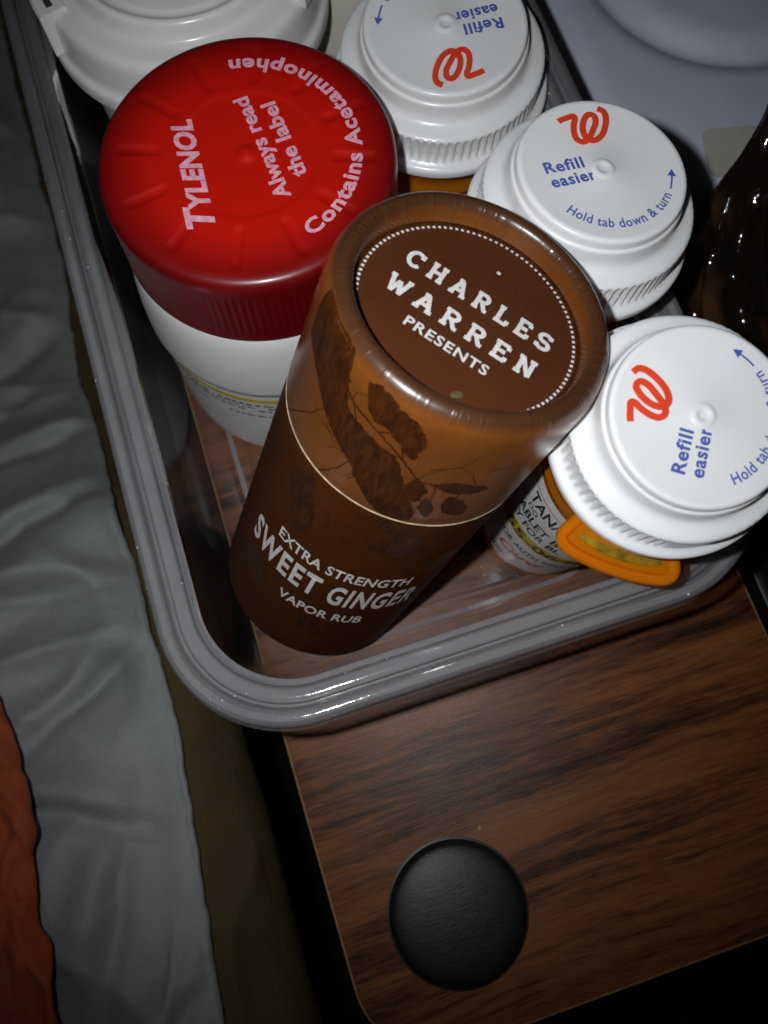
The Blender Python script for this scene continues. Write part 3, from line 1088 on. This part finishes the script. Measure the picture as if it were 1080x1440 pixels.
def make_vial(name, label, base, axis, H, K, rot, tab=False, labelled=True):
    t = thing(name, label, 'pill vial', base, axis, rot, 'prescription vials in the tray')
    top = H

    def ribs(th, r, z, i):
        if 0.5 < i < 999:
            zz = (z - top) / K
            if -13.95 < zz < -7.9 and r > 20.5 * K:
                k = 0.5 + 0.5 * math.cos(th * 78)
                fade = min(1, (zz + 13.95) / 0.5, (-7.9 - zz) / 0.8)
                a = math.degrees(th) % 360
                gap = 1.0
                for g in (20, 200):
                    dd = abs((a - g + 180) % 360 - 180)
                    gap = min(gap, max(0, min(1, (dd - 13) / 3)))
                r = r - 0.62 * K * k * fade * gap
        return r, z
    P = [(19.5, -17.4), (22.5, -17.4), (22.95, -17.1), (23.1, -16.6), (23.1, -15.3), (22.9, -14.8), (22.3, -14.5), (21.5, -14.2), (21.25, -13.9), (21.25, -13.4), (21.25, -12), (21.25, -10.4), (21.25, -8.8),
         (21.25, -8.2), (21.1, -7.7), (20.7, -7.35), (20.0, -7.15), (18.6, -6.85), (17.8, -6.45), (17.35, -5.8), (17.2, -5.0), (17.1, -3.0), (17.05, -2.6), (16.85, -2.35), (16.5, -2.2),
         (16.45, -2.0), (16.45, -0.8), (16.35, -0.4), (16.1, -0.12), (15.7, 0.0), (15.2, -0.02), (14.8, -0.12), (8, -0.12), (2.6, -0.12), (2.3, -0.02), (1.9, 0.22), (1.5, 0.30), (1.1, 0.2), (0.8, 0.02), (0.4, -0.03), (0.01, -0.03)]
    v, f = rev([(r * K, top + z * K) for r, z in P], 504, ribs, False, True)
    cap = mesh_obj('cap', v, f, MAT['white'], t, True, 45)
    FZ = top - 0.12 * K + 0.05
    S = lambda x, y, c=0: (x * K, y * K, FZ + 0.10 * c)
    lg = ribbon(catmull(LOGO, 7), 1.15)
    # raised logo: top skin plus side skirts
    lo_v = [(x * K, y * K, FZ + 0.16 + 0.12 * s) for x, y, s in lg[0]] + [(x * K, y * K, FZ - 0.02) for x, y, s in lg[0]]
    nn = len(lg[0])
    ff = list(lg[1])
    for i in range(0, nn - 2, 2):
        ff.append((i, i + 2, nn + i + 2, nn + i))
        ff.append((i + 3, i + 1, nn + i + 1, nn + i + 3))
    ff += [(1, 0, nn, nn + 1), (nn - 2, nn - 1, 2 * nn - 1, 2 * nn - 2)]
    mesh_obj('logo', lo_v, ff, MAT['red_ink'], cap, False)
    print_on('refill_lettering', [place(text2d('Refill', 7.9, 2.5, 0.028, 0, 1.1), -11.1, 1.4, -0.03), place(text2d('easier', 9.1, 2.5, 0.028, 0, 1.1), -11.0, -1.9, 0.0)], S, MAT['blue_ink'], cap)
    ht = text2d('Hold tab down & turn', 13.5 * math.radians(104), 2.05, 0.016, 0, 1.08)
    arrow = ([(13.5, -0.001), (0, 0)], [])
    ar = ribbon([(0.5 + 13.0 * math.cos(math.radians(a)), 0.4 + 13.0 * math.sin(math.radians(a))) for a in frange(-36, -22, 8)], 0.34)
    e = math.radians(-22)
    er, et = Vector((math.cos(e), math.sin(e))), Vector((-math.sin(e), math.cos(e)))
    c0 = Vector((0.5, 0.4)) + er * 13.0
    tip, w1, w2 = c0 + et * 1.5, c0 + er * 0.85 - et * 0.1, c0 - er * 0.85 - et * 0.1
    head = ([tuple(tip), tuple(w2), tuple(w1)], [(0, 1, 2)])
    print_on('instruction_lettering', [arc_text(ht, 13.6, math.radians(-145), 0.5, 0.4), (([(a, b) for a, b, _ in ar[0]]), ar[1]), head], S, MAT['blue_ink'], cap)
    # amber body with threads, closed base
    zt = top - 15.0 * K
    bp = [(15.6, 0.3), (16.6, 0.0), (17.4, 0.35), (17.9, 1.2), (18.0, 2.2)]
    body = [(r * K, z) for r, z in bp] + [(18.0 * K, z) for z in frange(6, zt - 22 * K, 8)] + [(18.0 * K, zt - 21 * K), (18.9 * K, zt - 20 * K), (18.9 * K, zt - 19 * K), (18.1 * K, zt - 18 * K), (18.1 * K, zt - 16 * K), (19.0 * K, zt - 15 * K), (19.0 * K, zt - 14 * K), (18.1 * K, zt - 13 * K), (18.1 * K, zt - 10 * K), (18.9 * K, zt - 8.6 * K), (18.9 * K, zt - 7.6 * K), (18.2 * K, zt - 7 * K), (18.2 * K, zt - 5.4 * K), (18.9 * K, zt - 5 * K), (18.9 * K, zt - 4.2 * K), (18.2 * K, zt - 3.6 * K), (18.2 * K, zt)]
    v, f = rev(body, 96, None, True, False)
    b = mesh_obj('body', v, f, MAT['amber'], t, True, 50)
    v, f = rev([(max(0.1, r - 1.4 * K), z + (1.4 if i < 3 else 0)) for i, (r, z) in enumerate([(15.6 * K, 0.6), (17.2 * K, 0.8), (18 * K, 2.4), (18 * K, zt - 11 * K), (18.2 * K, zt)])], 96, None, True, False)
    mesh_obj('inner_wall', v, f, MAT['amber'], b, True, 50)
    return t, cap, b


CAXIS = (0.0342, -0.1364, 0.9901)
RC_ = math.radians(58.8)
vc, ccap, cbody = make_vial('pill_vial', 'amber vial with white cap and printed label, its amber tab over the tray rim', (91.88, 129.44, 4.95), CAXIS, 114.66, 1.0, RC_)
vb, bcap, bbody = make_vial('pill_vial', 'white capped vial between the glass and the brown tube lid, lettering upright', (89.57, 168.31, 4.7), (0.1186, 0.0182, 1), 107.08, 1.06, 0.0)
va, acap, abody = make_vial('pill_vial', 'white capped vial beside the red cap, its lettering upside down', (92.69, 237.45, 3.95), (-0.0113, -0.0672, 1), 89.0, 1.2, math.radians(177))


def sleeve(name, R, d0, d1, z0, z1, mat, parent, off=0.0, n=40):
    vs, fs = [], []
    for k in range(n + 1):
        a = math.radians(d0 + (d1 - d0) * k / n)
        for z in (z0, z1):
            vs.append((R * math.cos(a), R * math.sin(a), z))
        if k:
            fs.append((2 * k - 2, 2 * k, 2 * k + 1, 2 * k - 1))
    return mesh_obj(name, vs, fs, mat, parent)


# printed label on the vial at the tray corner (angles given in the vial's own turned frame)
D = math.degrees(RC_)
lab = sleeve('label', 18.14, -330 - D, -75 - D, 8.0, 76, MAT['paper'], vc)


def ltext(s, a0, a1, z, h, bold=0.01, shear=0.0):
    w = math.radians(a1 - a0) * 18.2
    p, f = text2d(s, w, h, bold, shear)
    return p, f, math.radians(a0 - D), z, 0.10


wrap_text('label_lettering', [
    ltext('TAN/H', -182, -141, 63.8, 6.4, 0.02), ltext('DO', -178, -166, 59.6, 3.0),
    ltext('ABLET BY', -184, -130, 53.4, 5.0, 0.02), ltext('Y FOR BL', -180, -131, 47.4, 4.6, 0.02),
    ltext('OR AUTH REQUI', -174, -103, 28.5, 4.0, 0.012), ltext('300', -174, -156, 10.0, 4.6)],
    MAT['black_ink'], lab, 18.14)
sleeve('label_highlight', 18.18, -190 - D, -92 - D, 37.2, 44.8, MAT['yellow_print'], lab)
wrap_text('number_lettering', [(lambda q: (q[0], q[1], q[2], q[3], 0.12))(ltext('55-0648', -180, -100, 38.4, 5.2, 0.03))], MAT['black_ink'], lab, 18.14)
wrap_text('red_lettering', [ltext('Card', -168, -122, 19.4, 6.0, 0.02, 0.4)], MAT['red_print'], lab, 18.14)
sleeve('label_line', 18.2, -196 - D, -120 - D, 71.4, 71.8, MAT['red_print'], lab)

# amber pull tab under the flange: a thick curved tongue with a raised border
def tab_plate(a0, a1, r0, r1, z0, z1, n=24):
    vs, fs = [], []
    for k in range(n + 1):
        u = k / n
        a = math.radians(a0 + (a1 - a0) * u - D)
        rr = r1 - 2.0 * (abs(2 * u - 1)) ** 12 - 1.2 * (1 - abs(2 * u - 1) ** 2)
        zl = z0
        for r, z in ((r0, zl), (rr, zl - 3.2), (rr + 0.4, zl - 2.4), (rr, zl - 0.6), (r0 + 1, z1)):
            vs.append((r * math.cos(a), r * math.sin(a), z))
        if k:
            for j in range(5):
                j2 = (j + 1) % 5
                fs.append((5 * (k - 1) + j, 5 * k + j, 5 * k + j2, 5 * (k - 1) + j2))
    fs.append((0, 1, 2, 3, 4))
    fs.append(tuple(5 * n + j for j in (4, 3, 2, 1, 0)))
    return vs, fs


v, f = tab_plate(-154, -98, 18.0, 26.6, 90.0, 92.0)
tabo = mesh_obj('tab', v, f, MAT['amber_tab'], vc, True, 40)


def tube_path(pts, rad, n=8):
    loops = []
    for i, p in enumerate(pts):
        d = (Vector(pts[min(i + 1, len(pts) - 1)]) - Vector(pts[max(i - 1, 0)])).normalized()
        a = d.cross(Vector((0, 0, 1)))
        a = a.normalized() if a.length > 1e-4 else Vector((1, 0, 0))
        b = a.cross(d)
        loops.append([tuple(Vector(p) + (a * math.cos(2 * PI * k / n) + b * math.sin(2 * PI * k / n)) * rad) for k in range(n)])
    return loft(loops, True, True)


edge_pts = []
for k in range(41):
    u = k / 40
    a = math.radians(-154 + 56 * u - D)
    rr = 26.0 - 2.0 * abs(2 * u - 1) ** 12 - 1.2 * (1 - abs(2 * u - 1) ** 2) + 0.8
    edge_pts.append((rr * math.cos(a), rr * math.sin(a), 89.4))
a0_, a1_ = math.radians(-154 - D), math.radians(-98 - D)
edge_pts = [(19 * math.cos(a0_), 19 * math.sin(a0_), 91.5)] + edge_pts + [(19 * math.cos(a1_), 19 * math.sin(a1_), 91.5)]
v, f = tube_path(edge_pts, 1.3)
mesh_obj('tab_border', v, f, MAT['amber_tab'], tabo, True, 60)
vs, fs = [], []
for k in range(25):
    a = math.radians(-147 + 42 * k / 24 - D)
    for r_, z_ in ((19.5, 90.7), (23.4, 89.75), (23.6, 89.2)):
        vs.append((r_ * math.cos(a), r_ * math.sin(a), z_ + 0.75))
    if k:
        for j in range(2):
            fs.append((3 * k - 3 + j, 3 * k + j, 3 * k + j + 1, 3 * k - 2 + j))
mesh_obj('tab_window', vs, fs, MAT['tab_window'], tabo, True, 30)
sleeve('label', 21.75, 0, 359.9, 20, 50, MAT['paper'], va, n=72)
sleeve('label', 19.25, 0, 359.9, 12, 66, MAT['paper'], vb, n=72)

# ------------------------------------------------------------------ bottle with the red cap
ty = thing('red_cap_bottle', 'white pill bottle with a large printed red cap and ribbed skirt', 'pill bottle', (36.8, 207.2, 2.55))
ZB = 2.55
P = [(30, 0), (33.2, 0.0), (34.4, 0.6), (34.95, 2.0), (35.0, 4), (35.0, 40), (35.05, 43.6), (35.4, 44.6), (36.0, 45.2), (36.11, 46.2), (36.05, 48), (35.7, 54), (35.1, 60), (34.2, 66), (33.3, 69.6), (32.4, 71.2), (31, 71.6), (30, 73)]
v, f = rev(dense(P, 3), 128, None, True, True)
tbody = mesh_obj('body', v, f, MAT['white_gloss'], ty, True, 60)
tlab = sleeve('label', 35.14, 0, 359.9, 8, 42.4, MAT['paper'], tbody, n=120)
sleeve('yellow_stripe', 35.2, 0, 359.9, 38.4, 40.6, MAT['yellow_print'], tlab, n=120)
pieces = []
for k, (z, h) in enumerate(((36.0, 1.2), (34.2, 0.9), (32.4, 0.9), (28.6, 0.9))):
    a = 180.0
    while a < 300:
        w = random.uniform(1.5, 5.0)
        if random.random() < 0.8:
            n = 4
            vs, fs = [], []
            for j in range(n + 1):
                t = math.radians(a + w * j / n)
                vs += [(35.22 * math.cos(t), 35.22 * math.sin(t), z), (35.22 * math.cos(t), 35.22 * math.sin(t), z + h * random.uniform(.55, 1))]
                if j:
                    fs.append((2 * j - 2, 2 * j, 2 * j + 1, 2 * j - 1))
            pieces.append((vs, fs))
        a += w + random.uniform(0.5, 1.4)
print_on('fine_print', pieces, lambda x, y, z: (x, y, z), MAT['black_ink'], tlab)

ZT = 97.14 - ZB
gro = [math.radians(10 + 30 * k) for k in range(12)]


def cap_fn(t, r, z, i):
    if r < 31.5 and z > ZT - 0.05:
        rad = r
        z = ZT
        for g in gro:
            d = (t - g + PI) % (2 * PI) - PI
            if abs(d) < 0.25:
                s = abs(d) * rad
                along = max(0, min(1, (rad - 18.3) / 1.4, (29.0 - rad) / 1.2))
                z -= 0.38 * along * max(0, 1 - (s / 1.7) ** 2) ** 1.5
        z -= 0.22 * max(0, min(1, (16.6 - rad) / 0.8))
        if rad < 2.4:
            z += 0.75 * max(0, 1 - (rad / 2.4) ** 2)
    elif 75.5 - ZB < z < 93 - ZB and r > 32:
        f = min(1, (z - 77 + ZB) / 1.0, (92.5 - ZB - z) / 2.0)
        r -= 0.20 * max(0, f) * (0.5 + 0.5 * math.cos(t * 120))
    return r, z


cp = [(30.5, 74.2 - ZB), (33.5, 74.2 - ZB), (33.75, 74.6 - ZB), (33.75, 75.8 - ZB), (33.5, 76.4 - ZB)] + [(33.55 - 0.35 * k / 8, 76.8 - ZB + 16 * k / 8) for k in range(9)]
cp += [(33.15, 93.8 - ZB), (33.0, 95.0 - ZB), (32.65, 95.95 - ZB), (32.1, 96.6 - ZB), (31.3, 97.0 - ZB)] + [(r, ZT) for r in frange(30.2, 0.02, 56)]
v, f = rev(cp, 720, cap_fn, False, True)
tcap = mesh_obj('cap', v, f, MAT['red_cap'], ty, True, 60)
# parts are modelled about the bottle's foot; lettering sits just proud of the cap
TF = lambda x, y, c=0: (x, y, ZT + 0.07)
TF2 = lambda x, y, c=0: (x, y, ZT + 0.05 - (0.0 if math.hypot(x, y) > 17 else 0.0))
big = place(text2d('T', 6.0, 6.0, 0.04, 0.30), -11.2, -15.4, math.radians(86.5))
rest = place(text2d('YLENOL', 23.2, 4.6, 0.045, 0.25, 1.06), -10.9, -10.5, math.radians(86.5))
print_on('brand_lettering', [big, rest], TF, MAT['pink_ink'], tcap)
a94 = math.radians(94.5)
print_on('notice_lettering', [place(text2d('Always read', 28.2, 3.5, 0.032, 0, 1.02), 6.3, -13.5, a94), place(text2d('the label', 20.8, 3.5, 0.032, 0, 1.02), 11.2, -9.3, a94)], TF, MAT['pink_ink'], tcap)
print_on('contents_lettering', [arc_text(text2d('Contains Acetaminophen', 25.4 * math.radians(157), 3.6, 0.035, 0, 1.1), 25.4, math.radians(-73))], TF, MAT['pink_ink'], tcap)

# ------------------------------------------------------------------ large white bottle behind it
wb = thing('white_cap_bottle', 'large white bottle with a wide stepped plain white cap behind the red one', 'pill bottle', (36.5, 285.5, 2.55))
v, f = rev(dense([(27, 0), (30.5, 0), (31.5, 0.6), (32, 2), (33.5, 56), (33.5, 60), (31, 63), (31, 66)], 6), 96, None, True, True)
mesh_obj('body', v, f, MAT['white_gloss'], wb, True, 50)
zc = -2.55
cp = [(32, 64.6), (38.4, 64.6), (38.9, 65.0), (39.0, 66.0), (38.9, 68.6), (38.5, 69.4), (37.7, 69.8), (37.3, 70.4), (37.1, 72), (36.7, 77), (36.5, 79), (36.0, 80.4), (35.0, 81.2), (33.8, 81.5), (31.0, 81.6), (29.6, 81.9), (28.9, 82.6), (28.6, 83.8), (28.4, 85.6),
      (28.0, 86.5), (27.2, 86.9), (26.4, 86.8), (25.9, 86.3), (25.5, 85.6), (24.8, 85.2), (23.5, 85.2), (23.0, 85.6), (22.2, 85.8), (12, 86.1), (0.02, 86.2)]
v, f = rev([(r, z + zc) for r, z in cp], 160, None, False, True)
wcap = mesh_obj('cap', v, f, MAT['white_gloss'], wb, True, 40)


def polar_block(a0, a1, r0, r1, z0, z1, n=8):
    vs, fs = [], []
    for k in range(n + 1):
        a = math.radians(a0 + (a1 - a0) * k / n)
        for r, z in ((r0, z0), (r1, z0), (r1, z1 - 0.6), (r1 - 0.6, z1), (r0 + 0.4, z1), (r0, z1 - 0.4)):
            vs.append((r * math.cos(a), r * math.sin(a), z))
        if k:
            for j in range(6):
                j2 = (j + 1) % 6
                fs.append((6 * (k - 1) + j, 6 * k + j, 6 * k + j2, 6 * (k - 1) + j2))
    fs.append((5, 4, 3, 2, 1, 0))
    fs.append(tuple(6 * n + j for j in range(6)))
    return vs, fs


v, f = polar_block(168, 196, 32, 39.5, 70.5 + zc, 82.6 + zc)
lug = mesh_obj('lug', v, f, MAT['white_gloss'], wcap, True, 35)
v, f = polar_block(185, 193, 34.4, 37.0, 82.0 + zc, 82.68 + zc)
mesh_obj('lug_slot', v, f, MAT['slot'], wcap, False)
v, f = polar_block(-42, -36, 29, 37.6, 79 + zc, 83.4 + zc)
mesh_obj('lug', v, f, MAT['white_gloss'], wcap, True, 35)

# cream bottle squeezed behind
cb = thing('cream_bottle', 'plain cream white bottle between the two white caps behind', 'bottle', (86, 300, 2.55))
v, f = rev(dense([(16, 0), (19, 0), (20, 1), (20.2, 3), (20.2, 60), (19.6, 64), (17, 68), (14, 70), (14, 72)], 5), 72, None, True, True)
mesh_obj('body', v, f, MAT['cream'], cb, True, 50)
v, f = rev([(13, 71), (17.5, 71), (17.8, 71.6), (17.6, 82), (17, 83.4), (15.6, 84), (0.02, 84.1)], 72, None, False, True)
mesh_obj('cap', v, f, MAT['cream'], cb, True, 50)

# ------------------------------------------------------------------ lilac grey case with a card, right behind the tray
gc = thing('plastic_case', 'lilac grey moulded plastic case with a round recess behind the tray', 'case', (240, 320, -4))
GO = (240, 320, -4)
GX0, GX1, GY0, GY1, GZ = 154, 330, 206.5, 450, 25.0
nx, ny = 116, 150
vs, fs = [], []


def case_z(x, y):
    d = math.hypot(x - 224, y - 300)
    g = 5.0 * math.exp(-((d - 48) / 5.0) ** 2)
    e = min(x - GX0, GX1 - x, y - GY0, GY1 - y)
    rr = 9.0
    drop = rr - math.sqrt(max(0, rr * rr - max(0, rr - e) ** 2))
    return GZ - g - drop + (1.5 if d < 44 else 0) * (1 - (d / 44) ** 2 if d < 44 else 0)


for j in range(ny + 1):
    for i in range(nx + 1):
        x = GX0 + (GX1 - GX0) * i / nx
        y = GY0 + (GY1 - GY0) * j / ny
        vs.append((x, y, case_z(x, y)))
for j in range(ny):
    for i in range(nx):
        a = j * (nx + 1) + i
        fs.append((a, a + 1, a + nx + 2, a + nx + 1))
edge = [i for i in range(nx + 1)] + [j * (nx + 1) + nx for j in range(1, ny + 1)] + [ny * (nx + 1) + i for i in range(nx - 1, -1, -1)] + [j * (nx + 1) for j in range(ny - 1, 0, -1)]
b0 = len(vs)
for e in edge:
    vs.append((vs[e][0], vs[e][1], -3.95))
m = len(edge)
for k in range(m):
    k2 = (k + 1) % m
    fs.append((edge[k2], edge[k], b0 + k, b0 + k2))
mesh_obj('shell', loc(vs, GO), fs, MAT['case'], gc, True, 60)

cd = [(x, y, 0) for x, y in rrect(-19, 19, -9, 9, 3, 6)]
v, f = loft([[(x, y, 0) for x, y, z in cd], [(x, y, 0.5) for x, y, z in cd]], True, True)
card = mesh_obj('paper_card', v, f, MAT['beige_card'], None, False)
card.location = Vector((199, 216.5, 25.8)) * U
card.rotation_euler = (math.radians(1), 0, math.radians(-14))
tag(card, 'small beige paper card lying on the lilac grey case', 'card')

# ------------------------------------------------------------------ swirled dark glass
gl = thing('swirl_glass_bottle', 'dark smoky glass bottle with twisted ribs leaning beside the lilac grey case', 'glass bottle', (182, 160, 3.4), (-0.135, 0.33, 1))
gp = catmull([(18, 0), (25, 0.6), (30.5, 4.5), (33.5, 12), (34, 19), (32.2, 31), (27.5, 45), (21, 60), (15, 74), (11.3, 87), (10.2, 100), (11.4, 109)], 8)
gpd = gp + [(11.0, 110), (9.6, 110.2), (8.6, 109)]
inner = [(6.0, 100), (6.2, 88), (8.0, 76), (11, 63), (15, 49), (19, 35), (21.5, 22), (21, 14), (17, 9), (10, 7.6), (0.02, 7.4)]


def swirl(t, r, z, i):
    if i < len(gp):
        ph = 15 * (t + 0.019 * z)
        w = 0.5 + 0.5 * math.cos(ph)
        k = min(1, z / 6, max(0.0, (106 - z) / 12))
        return r * (1 - 0.27 * (1 - w) * k + 0.02 * k * noise.noise(Vector((math.cos(t) * 5, math.sin(t) * 5, z * 0.12)))), z
    return r, z


v, f = rev(gpd + inner, 450, swirl, True, True)
mesh_obj('vessel', v, f, MAT['dark_glass'], gl, True, 80)
